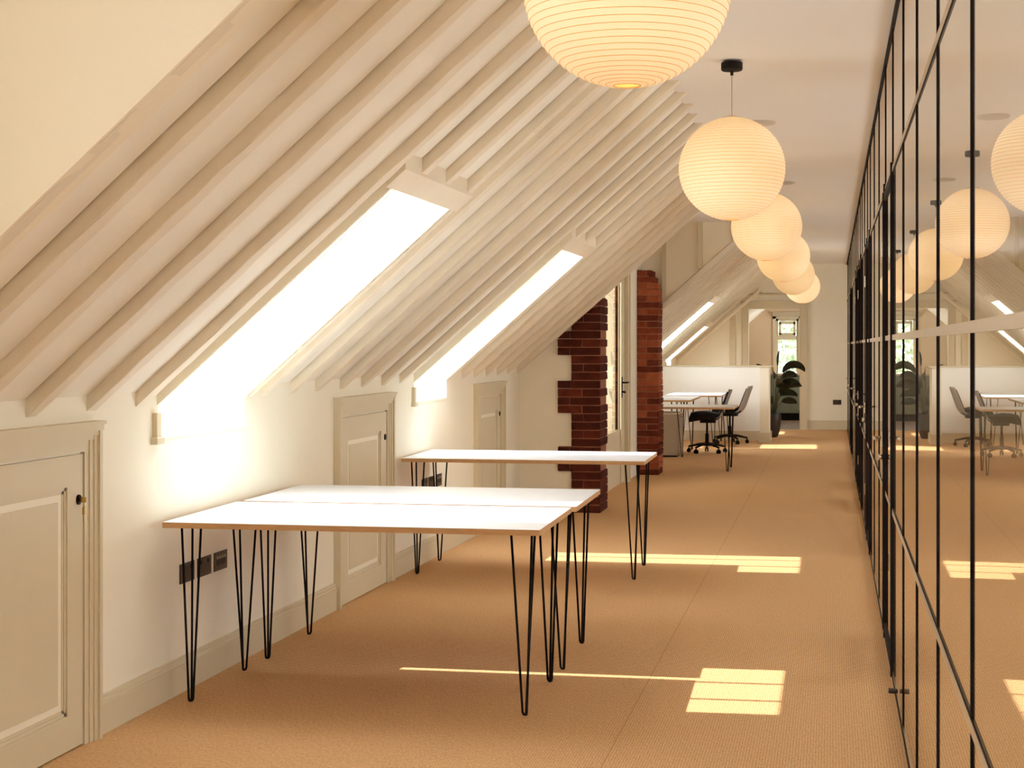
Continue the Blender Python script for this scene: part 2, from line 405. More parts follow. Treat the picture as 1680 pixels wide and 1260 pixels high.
def window_wall(name, x0, x1, y0, y1, z0, z1, ax):
    root = empty(name); struct(root)
    m = MB(); t = .05
    if ax == 'x':
        m.box(x0, x1, y0, y1, z0, z0 + t); m.box(x0, x1, y0, y1, z1 - t, z1)
        m.box(x0, x1, y0, y0 + t, z0 + t, z1 - t); m.box(x0, x1, y1 - t, y1, z0 + t, z1 - t)
        ym = (y0 + y1) / 2; m.box(x0, x1, ym - .03, ym + .03, z0 + t, z1 - t)
        g = MB().box((x0 + x1) / 2 - .004, (x0 + x1) / 2 + .004, y0 + t, y1 - t, z0 + t, z1 - t)
    else:
        m.box(x0, x1, y0, y1, z0, z0 + t); m.box(x0, x1, y0, y1, z1 - t, z1)
        m.box(x0, x0 + t, y0, y1, z0 + t, z1 - t); m.box(x1 - t, x1, y0, y1, z0 + t, z1 - t)
        g = MB().box(x0 + t, x1 - t, (y0 + y1) / 2 - .004, (y0 + y1) / 2 + .004, z0 + t, z1 - t)
    m.build('window_frame', 'wood', root); g.build('pane', 'clear', root)
window_wall('window_5', -3.0, -2.93, DW[2], DW[3], DW[0], DW[1], 'x')
# wall behind the camera; its unseen window is added for fill light
w = MB(); BW = (-1.2, -.2, 1.2, 2.1)
w.box(-3.3, XR + .2, Y0 - .2, Y0, -.1, BW[2]); w.box(-3.3, XR + .2, Y0 - .2, Y0, BW[3], CZ + .1)
w.box(-3.3, BW[0], Y0 - .2, Y0, BW[2], BW[3]); w.box(BW[1], XR + .2, Y0 - .2, Y0, BW[2], BW[3])
struct(w.build('wall_front', 'wall'), 'wall behind the camera')
window_wall('window_6', BW[0], BW[1], Y0 - .12, Y0 - .05, BW[2], BW[3], 'y')
# middle dormer: stub wall facing the camera, side wall with door, cheeks
sw = MB(); sy = Y1b
sw.prism([(WX - .05, 0), (-2.30, 0), (-2.30, under(-2.30, PO)), (WX - .05, under(WX - .05, PO))], 'y', sy, sy + .3)
struct(sw.build('wall_back', 'wall'), 'cream stub wall beside the toothed brick pier')
DX = -2.22
sw = MB(); dy0, dy1, dz = 14.55, 16.25, 2.5
sw.box(DX - .25, DX, sy + .44, dy0 - .05, -.1, CZ + .1); sw.box(DX - .25, DX, dy1 + .06, Y2a - .03, -.1, CZ + .1); sw.box(DX - .25, DX, dy0 - .05, dy1 + .06, dz + .04, CZ + .1)
struct(sw.build('wall_left', 'wall'), 'cream side wall holding the glazed door')
# end wall with doorway, kitchen beyond
EX0, EX1, EZ = -1.465, -.56, 2.16
w = MB()
w.box(-3.3, EX0, YE, YE + .12, -.1, CZ + .1); w.box(EX1, XR + .2, YE, YE + .12, -.1, CZ + .1); w.box(EX0, EX1, YE, YE + .12, EZ, CZ + .1)
struct(w.build('wall_end', 'wall'), 'cream end wall with the kitchen doorway')
a = MB()
for x0, x1 in ((EX0 - .13, EX0), (EX1, EX1 + .14)):
    a.box(x0, x1, YE - .025, YE, 0, EZ + .12); a.box(x0 + .02, x1 - .02, YE - .04, YE - .025, 0, EZ + .10); a.box(x0, x0 + .015, YE - .045, YE - .025, 0, EZ + .12)
    a.box(x1 - .018, x1, YE - .045, YE - .025, 0, EZ + .12)
a.box(EX0 - .13, EX1 + .14, YE - .03, YE, EZ, EZ + .12); a.box(EX0 - .15, EX1 + .16, YE - .05, YE, EZ + .12, EZ + .145)
struct(a.build(trimname(), 'wood'), 'moulded cream architrave round the kitchen doorway')
a = MB(); a.box(-2.1, EX1 + .14, YE - .03, YE, EZ + .25, EZ + .28); a.box(-1.80, -1.70, YE - .03, YE, 0, 2.05)
struct(a.build(trimname(), 'wood'), 'cream panel moulding beside the kitchen doorway')
a = MB()
for i, (p, q, d) in enumerate((((-2.70), -1.28, .09),)):
    a.prism([(p, under(p, -.12)), (q, under(q, -.12)), (q, under(q, -.05)), (p, under(p, -.05))], 'y', YE - d, YE)
struct(a.build(trimname(), 'cheek'), 'pale sloping board against the end wall')
a = MB(); a.box(EX1 + .14, GX, YE - .02, YE, 0, .15); a.box(EX1 + .14, GX, YE - .028, YE, .15, .165)
struct(a.build('baseboard_end', 'wood'), 'cream skirting on the end wall')
# kitchen shell
w = MB(); KW = (-1.12, -.66, .78, 2.05)
w.box(-3.2, KW[0], KZ, KZ + .2, -.1, CZ + .1); w.box(KW[1], XR, KZ, KZ + .2, -.1, CZ + .1)
w.box(KW[0], KW[1], KZ, KZ + .2, -.1, KW[2]); w.box(KW[0], KW[1], KZ, KZ + .2, KW[3], CZ + .1)
struct(w.build('wall_back', 'kitchen'), 'kitchen wall with the small window')
w = MB(); w.box(-3.3, -3.1, YE + .12, KZ, -.1, CZ + .1); w.box(1.2, 1.4, YE + .12, KZ, -.1, .9); w.box(1.2, 1.4, YE + .12, KZ, 2.6, CZ + .1)
w.box(1.2, 1.4, YE + .12, 28.0, .9, 2.6); w.box(1.2, 1.4, 30.4, KZ, .9, 2.6)  # unseen side opening, added to brighten the kitchen
struct(w.build('wall_left', 'kitchen'), 'kitchen side walls')
# sloping ceiling of the kitchen
w = MB(); w.prism([(-1.9, 1.75), (-1.28, 2.30), (-1.28, 2.42), (-1.9, 1.87)], 'y', YE + .3, KZ)
struct(w.build('ceiling', 'cheek'), 'kitchen sloping ceiling')
kw = empty('window_7'); struct(kw)
m = MB(); x0, x1, z0, z1 = KW; t = .045; yy0, yy1 = KZ + .02, KZ + .09
m.box(x0, x1, yy0, yy1, z0, z0 + t); m.box(x0, x1, yy0, yy1, z1 - t, z1); m.box(x0, x0 + t, yy0, yy1, z0, z1); m.box(x1 - t, x1, yy0, yy1, z0, z1)
m.box(x0, x1, yy0 - .01, yy1, 1.62, 1.70); m.box(x0 + .06, x1 - .06, yy0 - .02, yy1 - .01, 1.70, 1.76); m.box(x0 + .06, x0 + .11, yy0 - .02, yy1 - .01, 1.72, 1.98)
m.box(x1 - .11, x1 - .06, yy0 - .02, yy1 - .01, 1.72, 1.98); m.box(x0 + .06, x1 - .06, yy0 - .02, yy1 - .01, 1.94, 2.0)
m.box(x0 - .06, x0, KZ - .02, KZ, z0 - .05, z1 + .06); m.box(x1, x1 + .06, KZ - .02, KZ, z0 - .05, z1 + .06); m.box(x0 - .06, x1 + .06, KZ - .02, KZ, z1, z1 + .06)
m.build('window_frame', 'wood', kw); MB().box(x0 + t, x1 - t, yy0 + .03, yy0 + .038, z0 + t, z1 - t).build('pane', 'clear', kw)
# rooms behind the glass
w = MB()
wz = [(1.5, 4.5), (7.5, 10.5), (14, 17), (21, 24)]
ys = [Y0 - .2]
for a_, b_ in wz: ys += [a_, b_]
ys.append(YE)
for i in range(0, len(ys), 2): w.box(XR, XR + .2, ys[i], ys[i + 1], -.1, CZ + .1)
for a_, b_ in wz: w.box(XR, XR + .2, a_, b_, -.1, .9); w.box(XR, XR + .2, a_, b_, 2.15, CZ + .1)
struct(w.build('wall_right', 'wall'), 'outer wall of the rooms behind the glass')
for i, (a_, b_) in enumerate(wz): window_wall('window_%d' % (8 + i), XR + .06, XR + .13, a_, b_, .9, 2.15, 'x')  # unseen windows, added as fill light through the glass
# ------------------------------------------------------------ skylights
def skylight(i, ya, yb, hx_=SKTOP):
    root = empty('window_%d' % i); struct(root, 'rooflight running down over the knee wall')
    m = MB(); o0, o1 = PO - .055, OUT
    # jamb linings on both sides, thin boards
    for y0, y1 in ((ya, ya + .018), (yb - .018, yb)):
        m.prism([(xat(SILL, OUT + .01), SILL), (WX, SILL), (WX, under(WX)), (hx_, under(hx_)), (hx_, under(hx_, OUT + .01))], 'y', y0, y1)
    m.build('lining', 'wall', root)
    m = MB(); slab(m, hx_ - .005, hx_ + .075, ya - .09, yb + .09, -.012, PO + .05)
    m.build('head', 'rafter', root)
    b = MB(); b.box(WX - .002, WX + .022, ya - .045, ya + .0, SILL - .005, under(WX) - .03, bev=.003); b.box(WX - .002, WX + .03, ya - .06, ya + .012, SILL - .03, SILL + .0, bev=.003)
    b.build('side_board', 'wood', root)
    b = MB(); b.box(-3.2, WX + .004, ya, yb, SILL - .012, SILL + .002); b.build('sill', 'wall', root)
    g = MB(); xa = xat(SILL, OUT - .06)
    slab(g, xa, hx_ - .02, ya, yb, OUT - .06, OUT - .052); g.build('pane', 'clear', root)
    n = MB()
    for k in (1, 2):
        yc = ya + (yb - ya) * k / 3; slab(n, xa, hx_ - .02, yc - .011, yc + .011, OUT - .085, OUT - .045)
    if i == 1: slab(n, xa, hx_ - .02, ya, ya + .085, OUT - .09, OUT - .0)  # near side rail added to trim the sun patch on the floor
    if i == 2: slab(n, xa, hx_ - .02, yb - .10, yb, OUT - .09, OUT - .0)  # far side rail, likewise added to narrow its sun patch
    slab(n, hx_ - .06, hx_ - .0, ya, yb, OUT - .09, OUT - .0); n.build('glazing_bar', 'disc', root)
for i, (a_, b_) in enumerate(SK): skylight(i + 1, a_, b_, SKTOP if i < 3 else SK4T)
# ------------------------------------------------------------ cupboard doors in the knee wall
def eave_door(i, ya, yb, zt=1.20, key=False):
    root = empty('door_%d' % i, (WX, ya, 0)); struct(root, 'cream panelled eaves cupboard door with moulded architrave')
    L = yb - ya; m = MB()
    fw = .10
    def fr(x, d0, d1, h):  # nested architrave steps
        m.box(-.01, x, d0, d1, 0, h)
    # jambs: stepped moulding
    for s in (0, 1):
        def seg(a, b, x):
            if s: a, b = L - b, L - a
            m.box(-.02, x, a, b, 0, zt)
        seg(0, .022, .040); seg(.022, .045, .030); seg(.045, .07, .024); seg(.07, fw, .018)
    # head: taller, with cornice
    for z0, z1, x in ((zt - .022, zt, .0453), (zt - .040, zt - .022, .0353), (zt - .056, zt - .040, .0285), (zt - .098, zt - .056, .0193)):
        m.box(-.021, x, .0225 if z1 < zt else -.001, L - (.0225 if z1 < zt else -.001), z0, z1 + .0003)
    m.box(-.02, .052, -.008, L + .008, zt, zt + .014)
    m.build('frame', 'wood', root)
    d0, d1, dt = fw + .004, L - fw - .004, zt - .107
    m = MB(); st = .115; x1 = .012; z0 = .006
    m.box(-.03, x1, d0, d0 + st, z0, dt); m.box(-.03, x1, d1 - st, d1, z0, dt)
    m.box(-.03, x1, d0 + st, d1 - st, dt - st, dt); m.box(-.03, x1, d0 + st, d1 - st, z0, z0 + .13)
    # panel moulding and raised field
    p0, p1, q0, q1 = d0 + st, d1 - st, z0 + .13, dt - st
    m.box(-.03, -.002, p0, p1, q0, q1)
    for k, xx in ((.0, .006), (.012, .002)):
        m.box(-.01, xx, p0 + k, p0 + k + .012, q0 + k, q1 - k); m.box(-.01, xx, p1 - k - .012, p1 - k, q0 + k, q1 - k)
        m.box(-.01, xx, p0 + k, p1 - k, q0 + k, q0 + k + .012); m.box(-.01, xx, p0 + k, p1 - k, q1 - k - .012, q1 - k)
    m.box(-.01, .004, p0 + .05, p1 - .05, q0 + .05, q1 - .05, bev=.003)
    dl = m.build('leaf', 'wood', root)
    MB().box(-.045, -.031, fw, L - fw, 0, zt - .09).build('gap', 'socket', root)
    k = MB(); yk, zk = d1 - .035, .925
    k.prism([(yk + .016 * math.cos(a * math.pi / 8), zk + .019 * math.sin(a * math.pi / 8)) for a in range(16)], 'x', x1, x1 + .006); 
    lk = k.build('lock', 'black', dl)
    if key:
        k = MB(); k.box(.018, .045, yk - .002, yk + .002, zk - .010, zk + .010, bev=.001)
        k.tube([(.03, yk, zk - .006), (.036, yk, zk - .03)], .0018, 6)
        k.box(.030, .040, yk - .004, yk + .006, zk - .055, zk - .028, bev=.002); k.box(.033, .036, yk - .001, yk + .002, zk - .085, zk - .055)
        k.build('key', 'brass', dl)
eave_door(1, 4.20, 5.29, 1.20, True)
eave_door(2, 8.10, 9.185, 1.19)
eave_door(3, 11.47, 12.49, 1.185)
# skirtings on the left wall
bb = MB()
for a_, b_ in ((5.29, 8.10), (9.185, 11.47), (12.49, 13.25)):
    bb.box(WX - .01, WX + .018, a_, b_, 0, .135); bb.box(WX - .01, WX + .024, a_, b_, .105, .122); bb.box(WX - .01, WX + .012, a_, b_, .135, .152)
struct(bb.build('baseboard_left', 'wood'), 'cream skirting along the knee wall')
bb = MB(); bb.box(WX - .01, WX + .018, Y2a + .1, YE, 0, .15); struct(bb.build('baseboard_left', 'wood'), 'cream skirting along the far knee wall')
bb = MB(); bb.box(WX, -2.42, Y1b - .018, Y1b, 0, .15); struct(bb.build('baseboard_back', 'wood'), 'cream skirting on the stub wall')
# ------------------------------------------------------------ glazed side door
dr = empty('door_4', (DX, dy0, 0)); struct(dr, 'white half glazed door between the two brick piers')
m = MB(); Ld = dy1 - dy0
m.box(-.12, .03, -.10, 0, 0, dz + .08); m.box(-.12, .03, Ld, Ld + .13, 0, dz + .08); m.box(-.12, .03, 0, Ld, dz, dz + .08)
m.box(.0, .042, -.10, -.07, 0, dz + .08); m.box(0, .042, Ld + .09, Ld + .13, 0, dz + .08)
m.build('frame', 'wood', dr)
m = MB(); m.box(-.06, -.01, .01, .16, .02, dz); m.box(-.06, -.01, Ld - .36, Ld - .01, .02, dz); m.box(-.06, -.01, .16, Ld - .36, .02, .60); m.box(-.06, -.01, .16, Ld - .36, dz - .14, dz)
m.box(-.06, .004, Ld - .36, Ld - .335, .02, dz)
m.build('leaf', 'wood', dr)
m = MB(); m.box(-.018, -.014, .16, Ld - .36, .60, dz - .14, 'clear')
for f_ in m.bm.faces:
    if f_.calc_center_median().x > -.0141: f_.material_index = m.mi('glass')
m.build('pane', None, dr, fix=False)
m = MB(); m.box(-.01, .0, Ld - .27, Ld - .22, .94, 1.16); m.tube([(.0, Ld - .245, 1.10), (.045, Ld - .245, 1.10), (.05, Ld - .24, 1.10), (.05, Ld - .10, 1.10)], .009); m.tube([(.0, Ld - .245, 1.0), (.03, Ld - .245, 1.0)], .01)
m.box(.02, .03, Ld - .26, Ld - .19, .985, 1.01)
m.build('handle', 'black', dr)
w = MB(); w.box(-4.4, -4.25, 13.9, 17.5, -.1, 3.1); w.box(-4.4, DX - .26, 13.9, 17.5, 3.0, 3.15); w.box(-4.4, DX - .3, 13.9, 17.5, -.12, -.02)  # wall and roof added outside the door to keep sun out
struct(w.build('wall_sun_screen', 'wall'), 'white walls and roof added outside the glazed side door to block sun')
# ------------------------------------------------------------ brick piers
def brick_pier(x0, x1, y0, y1, topf, teeth=None, curve=False, seed=1, tr_=(0, .75)):
    rnd = random.Random(seed); mb = MB()
    lay = mb.bm.faces.layers.float.new('tone') if False else None
    tones = []
    course = .0745; z = 0; k = 0; core = MB()
    H_ = max(topf(x0), topf(x1))
    while z < H_ - .01:
        zt = z + course - .009
        xa = x0 + (teeth(k) if teeth else 0)
        # bricks across the face
        w = x1 - xa; unit = .225
        xs = [xa]; first = .105 if k % 2 else .0
        x = xa + (unit if not first else .1125)
        while x < x1 - .05: xs.append(x); x += unit if not (k % 2) else unit
        xs.append(x1)
        for a, b in zip(xs, xs[1:]):
            jr = lambda: rnd.uniform(-.003, .003)
            top = min(topf(a), topf(b))
            zz = min(zt, max(topf(a), topf(b)))
            if zz - z < .012: continue
            b2 = b - (.006 if b < x1 else 0); inset = 0
            right = x1 - b < .01
            xr = b2
            if curve and right and z > 1.8: xr = b2 - .13 * max(0, (z - 1.8) / .56) ** 3.2
            if curve and right: xr += .008 * math.sin(z * 3.1)
            n0 = len(mb.bm.faces)
            yj = y0 + jr()
            if zz < topf(a) - .001 or True:
                za = min(zt, topf(a)); zb = min(zt, topf(xr))
                if za - z < .004: za = z + .004
                mb.prism([(max(a, x0) if False else a, z), (xr + jr(), z), (xr + jr(), zb if zb > z + .004 else z + .004), (a, za)], 'y', yj, (y1 + jr()) if a >= x0 - .001 else y0 + .028)
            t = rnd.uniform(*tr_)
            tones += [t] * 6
        z += course; k += 1
    bevs = [e for e in mb.bm.edges]
    bmesh.ops.recalc_face_normals(mb.bm, faces=mb.bm.faces)
    me = bpy.data.meshes.new('bricks'); mb.bm.to_mesh(me); mb.bm.free(); me.materials.append(M['brick'])
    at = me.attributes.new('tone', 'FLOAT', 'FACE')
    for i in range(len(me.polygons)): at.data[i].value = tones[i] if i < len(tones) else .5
    root = bpy.data.objects.new('brick_pier', me); COL.objects.link(root)
    md = root.modifiers.new('bevel', 'BEVEL'); md.width = .006; md.segments = 2; md.limit_method = 'ANGLE'
    c = MB(); nseg = 10; pts = [(x0 + .006 + (0), 0), (x1 - .012, 0)]
    for i in range(11):
        zz = topf(x1) * i / 10 - .01
        xr = x1 - .012
        if curve and zz > 1.8: xr -= .13 * ((zz - 1.8) / .56) ** 3.2
        if i: pts.append((xr, zz))
    pts.append((x0 + .006, topf(x0) - .01))
    c.prism(pts, 'y', y0 + .005, y1 - .008); 
    if teeth:
        for a_, b_ in ((.373, .595), (.894, 1.115), (1.416, 1.56)): c.box(x0 - .119, x0 + .02, y0 + .005, y0 + .026, a_, b_)
    c.build('mortar_core', 'mortar', root)
    return root
tf = lambda x: under(x, PO - .01)
def teeth(k):
    return -.125 if (k // 3.9) % 2 < 1 and False else (-.125 if (k % 8) in TE else 0)
# toothed quoins at the heights seen: 0.38-0.52, 0.62..., 0.90-1.14(wide), 1.43-1.55
def teeth1(k):
    z = k * .0745
    for a, b in ((.39, .62), (.90, 1.15), (1.42, 1.60)):
        if a - .02 <= z < b - .03: return -.125
    return 0
p1 = brick_pier(-2.295, -2.035, Y1b - .03, 13.68, tf, teeth1, seed=3, tr_=(-.2, .12))  # darker brick tones: shade on this pier put into its colour
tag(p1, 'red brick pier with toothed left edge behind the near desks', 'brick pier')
def tf2(x): return 2.375
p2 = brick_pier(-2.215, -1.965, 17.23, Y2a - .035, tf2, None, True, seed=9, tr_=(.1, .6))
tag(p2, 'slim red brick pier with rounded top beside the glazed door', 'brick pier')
# dormer cheek posts
for x, wd in ((-1.52, .05), (-1.95, .05), (-1.13, .05)):
    a = MB(); a.box(x - wd / 2, x + wd / 2, Y2a - .06, Y2a - .02, under(x, PO), CZ); struct(a.build(trimname(), 'wood'), 'cream post on the dormer cheek')
a = MB(); a.prism([(-2.2, under(-2.2, -.03)), (-.83, under(-.83, -.03)), (-.83, under(-.83, .05)), (-2.2, under(-2.2, .05))], 'y', Y2a - .05, Y2a + .0)
struct(a.build(trimname(), 'rafter'), 'cream beam along the foot of the dormer cheek')
# ------------------------------------------------------------ glass partition
MY = [-1.0, .05, 1.07, 2.08, 3.06, 4.03, 5.01, 5.95, 6.95, 7.87, 8.95, 9.95, 10.95, 11.8, 12.85, 13.9, 14.8, 15.9, 16.8, 17.8, 18.8, 19.9, 21.0, 21.9, 23.0, 24.1, 25.2, 26.2, YE]
DOORS = [8, 12, 15, 17, 22]
gp = empty('glass_partition', (GX, Y0, 0)); gp2 = None
tag(gp, 'black framed glass partition wall lining the right side of the corridor', 'glass partition')
RZ = (.747, 1.537, 2.30)
def gbox(x0, x1, y0, y1, z0, z1):
    m = MB(); m.box(x0, x1, y0, y1, z0, z1, 'clear')
    for f_ in m.bm.faces:
        if f_.calc_center_median().x < x0 + 1e-5: f_.material_index = m.mi('glass')
    return m
yo = -Y0
def strip(z, y0, y1, nm, h=.014, x0=-.006):
    b = MB(); b.box(x0, -.0005, y0, y1, z - h, z + h); return b
ends = [(Y0, MY[0])] + list(zip(MY, MY[1:]))
for k, (a_, b_) in enumerate(ends):
    i = k - 1
    isd = i in DOORS
    if not isd:
        gbox(0, .012, a_ + .006 + yo, b_ - .006 + yo, .03, CZ - .03).build('glass_pane', None, gp, fix=False)
    else:
        gbox(0, .012, a_ + .006 + yo, b_ - .006 + yo, 2.33, CZ - .03).build('glass_pane', None, gp, fix=False)
for i, y in enumerate(MY[:-1]):
    post = i in DOORS or (i - 1) in DOORS
    if post:
        b = MB(); b.box(-.012, .002, y - .02 + yo, y + .02 + yo, 0, 2.33); b.box(-.004, .002, y - .008 + yo, y + .008 + yo, 2.33, CZ)
        b.build('door_post', 'profile', gp)
    else:
        b = MB(); b.box(-.0042, .0022, y - .007 + yo, y + .007 + yo, 0, CZ); b.build('mullion', 'profile', gp)
b = MB(); b.box(-.008, .006, 0, YE + yo, CZ - .022, CZ); b.build('head_track', 'profile', gp)
b = MB(); b.box(-.006, .006, 0, YE + yo, 0, .012, 'profile'); b.box(-.003, .005, 0, YE + yo, .012, .03, 'chrome'); b.build('floor_track', None, gp)
for z, nm in ((RZ[0], 'lower_rail'), (RZ[2], 'upper_rail')):
    b = MB(); b.box(-.0045, -.0005, 0, YE + yo, z - .013, z + .013, 'rail')
    zz = z + .0145 if z < 1 else z - .0145
    b.box(-.0043, -.0005, 0, YE + yo, zz - .0014, zz + .0014, 'profile')
    b.build(nm, None, gp)
b = MB(); b.box(-.0050, -.0005, 0, YE + yo, RZ[1] - .012, RZ[1] + .012); b.build('manifestation_band', 'rail', gp)
def gdoor(n, a_, b_, lbl):
    root = empty('door_%d' % n, (GX, a_, 0)); struct(root, lbl); L = b_ - a_
    gbox(-.004, .008, .06, L - .06, .06, 2.27).build('glass_pane', None, root, fix=False)
    m = MB(); m.box(-.008, .007, .024, .06, .05, 2.28); m.box(-.018, .009, L - .06, L - .024, .05, 2.28)
    m.box(-.012, .009, .06, L - .06, .05, .085); m.box(-.012, .009, .06, L - .06, 2.24, 2.28); m.build('leaf_frame', 'profile', root)
    m = MB()
    for z in (.35, 1.10 - .28, 1.95): m.box(-.024, -.017, L - .06, L - .015, z, z + .085, bev=.002)
    m.build('hinge', 'chrome', root)
    m = MB(); h_ = L - .043; m.box(-.026, -.017, h_ - .013, h_ + .013, .98, 1.06, bev=.002); m.tube([(-.02, h_, 1.03), (-.056, h_, 1.03), (-.062, h_ - .008, 1.03), (-.062, h_ - .12, 1.03)], .008)
    m.tube([(-.017, h_, .93), (-.034, h_, .93)], .013, 14); m.box(-.044, -.034, h_ - .004, h_ + .004, .915, .945); m.build('handle', 'chrome', root)
for n, i in enumerate(DOORS): gdoor(5 + n, MY[i], MY[i + 1], 'black framed glass door, %s along the partition' % ('first', 'second', 'third', 'fourth', 'fifth')[n])
ds = MB(); ds.tube([(GX - .004, 6.35, .068), (GX - .012, 6.35, .068)], .009, 16); ds.tube([(GX - .012, 6.35, .068), (GX - .042, 6.35, .068)], .011, 16)
ds = ds.build('door_stop', 'plate'); tag(ds, 'small dark door stop low on the glass partition', 'door stop')
# ------------------------------------------------------------ hairpin tables
TL, TD, TZ, TT = 1.585, .825, .770, .024
def hairpin(sx, sy):
    m = MB(); top = TZ - TT
    bx, by = sx * .715, sy * .305
    cx, cy = sx * .745, sy * .325
    A = Vector((cx, cy, top - .003)); B = Vector((cx - sx * .085, cy - sy * .0, top - .003)); C_ = Vector((cx - sx * .005, cy - sy * .10, top - .003))
    z0 = .009; r = .0052
    for s_, T in ((-1, A), (0, B), (1, C_)): pass
    P0 = Vector((bx, by, z0))
    def rod(T, off):
        o = Vector(off); return [T, T.lerp(P0 + o + Vector((0, 0, .012)), .97), P0 + o + Vector((0, 0, .010)), P0 + o * .6 + Vector((0, 0, .001)), P0]
    for T, off in ((A, (sx * .006, sy * .004, 0)), (B, (-sx * .012, 0, 0)), (C_, (0, -sy * .012, 0))): m.tube(rod(T, off), r, 8)
    m.box(min(cx + sx * .012, cx - sx * .10), max(cx + sx * .012, cx - sx * .10), cy - .012, cy + .012, top - .004, top)
    m.box(cx - .012, cx + .012, min(cy + sy * .012, cy - sy * .115), max(cy + sy * .012, cy - sy * .115), top - .004, top)
    return m
def make_table(D=TD):
    root = empty('desk')
    m = MB(); m.box(-TL / 2, TL / 2, -D / 2, D / 2, TZ - TT, TZ - .0015, 'birch'); m.box(-TL / 2 + .0005, TL / 2 - .0005, -D / 2 + .0005, D / 2 - .0005, TZ - .0015, TZ, 'white_top')
    m.build('tabletop', None, root)
    for sx in (-1, 1):
        for sy in (-1, 1): hairpin(sx, sy).build('leg', 'black', root)
    return root
t0 = make_table()
spots = [(-1.935, 6.20, .020, 'white desk on black hairpin legs nearest the camera, front half of a pair'),
         (-1.937, 7.072, .020, 'white desk on black hairpin legs pushed against the back of the nearest desk'),
         (-1.958, 9.765, .020, 'single white desk on black hairpin legs in front of the toothed brick pier'),
         (-1.925, 18.13, .0, 'white desk on hairpin legs just beyond the slim round-topped brick pier')]
for i, (x, y, rz, lb) in enumerate(spots):
    o = t0 if i == 0 else copy_tree(t0)
    o.location = (x, y, 0); o.rotation_euler = (0, 0, rz); tag(o, lb, 'desk', 'white hairpin desks')
for x, y, lb in ((-2.27, 20.75, 'white desk turned lengthways with a chair tucked in, beyond the pier desk'), (-2.0, 22.75, 'farthest white desk, turned lengthways before the low white wall')):
    o = copy_tree(t0); o.location = (x, y, 0); o.rotation_euler = (0, 0, math.pi / 2); tag(o, lb, 'desk', 'white hairpin desks')
# ------------------------------------------------------------ sockets
def socket(nm, loc, rz, lb, grp, cat='wall socket', kind=0):
    root = empty(nm, loc, rz)  # local x along the wall, y out of the wall, z up
    MB().box(-.073, .073, 0, .006, -.043, .043, bev=.0015).build('plate', 'plate', root)
    m = MB()
    if kind == 0:
        for sx in (-.038, .038):
            m = MB(); m.box(sx - .009, sx + .009, .006, .010, .012, .032, bev=.001)
            m.box(sx - .002, sx + .002, .0055, .0065, -.008, .004); m.box(sx - .012, sx - .006, .0055, .0065, -.022, -.018); m.box(sx + .006, sx + .012, .0055, .0065, -.022, -.018)
            m.build('socket_outlet', 'socket', root)
    else:
        for a_ in range(4): m.box(-.054 + a_ * .028, -.034 + a_ * .028, .006, .0075, -.018, .008, 'socket'); m.box(-.052 + a_ * .028, -.036 + a_ * .028, .006, .0072, .012, .024, 'socket_white')
        m.build('data_port', None, root)
    tag(root, lb, cat, grp); return root
for y, z, k, lb in ((6.13, .508, 0, 'bronze double wall socket left of three under the nearest desk'), (6.313, .508, 0, 'bronze double wall socket in the middle of three under the nearest desk'),
                    (6.494, .508, 1, 'bronze data outlet plate right of the sockets under the nearest desk')):
    socket('wall_socket' if k == 0 else 'data_outlet', (WX, y, z), -math.pi / 2, lb, 'outlet plates under the nearest desk', kind=k)
for y, k, lb in ((10.02, 0, 'bronze double socket left of three behind the single desk'), (10.20, 0, 'bronze double socket in the middle of three behind the single desk'), (10.40, 1, 'bronze data outlet right of the sockets behind the single desk')):
    socket('wall_socket' if k == 0 else 'data_outlet', (WX, y, .535), -math.pi / 2, lb, 'outlet plates behind the single desk', kind=k)
socket('wall_socket', (.10, YE, .49), math.pi, 'dark double socket on the far end wall right of the doorway', None)
# ------------------------------------------------------------ lanterns
def make_lantern():
    root = empty('paper_lantern')
    R, ry, n = .27, .262, 40; ro = .036
    prof = []; a0 = math.asin(ro / R)
    ringsz = []
    for k in range(n + 1):
        a = a0 + (math.pi - 2 * a0) * k / n; ringsz.append((R * math.sin(a), -ry * math.cos(a)))
    for k in range(n):
        (r0, z0), (r1, z1) = ringsz[k], ringsz[k + 1]
        prof.append((r0, z0))
        nx, nz = (r0 + r1) / 2, (z0 + z1) / 2; l = math.hypot(nx, nz)
        prof.append((nx + nx / l * .0022, nz + nz / l * .0022))
    prof.append(ringsz[-1])
    MB().lathe(prof, 72).build('shade', 'paper', root, fix=True)
    m = MB()
    for r, z in ringsz: m.ring(r + .0004, z, .0010, 72, 4)
    m.ring(ro - .001, ringsz[0][1], .002, 40, 6); m.ring(ro - .002, ringsz[-1][1], .004, 40, 6)
    m.build('ribs', 'rib', root)
    h = CZ - LZ
    m = MB(); m.tube([(-.052, 0, ry), (0, 0, ry + .01), (.052, 0, ry)], .002, 6); m.tube([(0, 0, ry - .06), (0, 0, h - .03)], .0022, 6); m.tube([(0, 0, ry - .14), (0, 0, ry - .05)], .016, 12); m.build('cord', 'rail', root)
    m = MB(); m.lathe([(0, h - .001), (.053, h - .001), (.055, h - .006), (.055, h - .036), (.05, h - .042), (.008, h - .044), (.008, h - .066), (0, h - .066)], 32); m.build('ceiling_rose', 'black', root)
    return root
LZ = 2.415
l0 = make_lantern()
LY = [3.86, 7.69, 11.60, 15.5, 19.45, 23.4]
LBL = ['largest paper globe lantern, cut off by the top of the photo', 'second paper globe lantern, with its black ceiling rose and cord in full view', 'third paper globe lantern, partly hidden by the second',
       'fourth paper globe lantern in the overlapping row', 'fifth paper globe lantern in the overlapping row', 'farthest and lowest-looking paper globe lantern before the end wall']
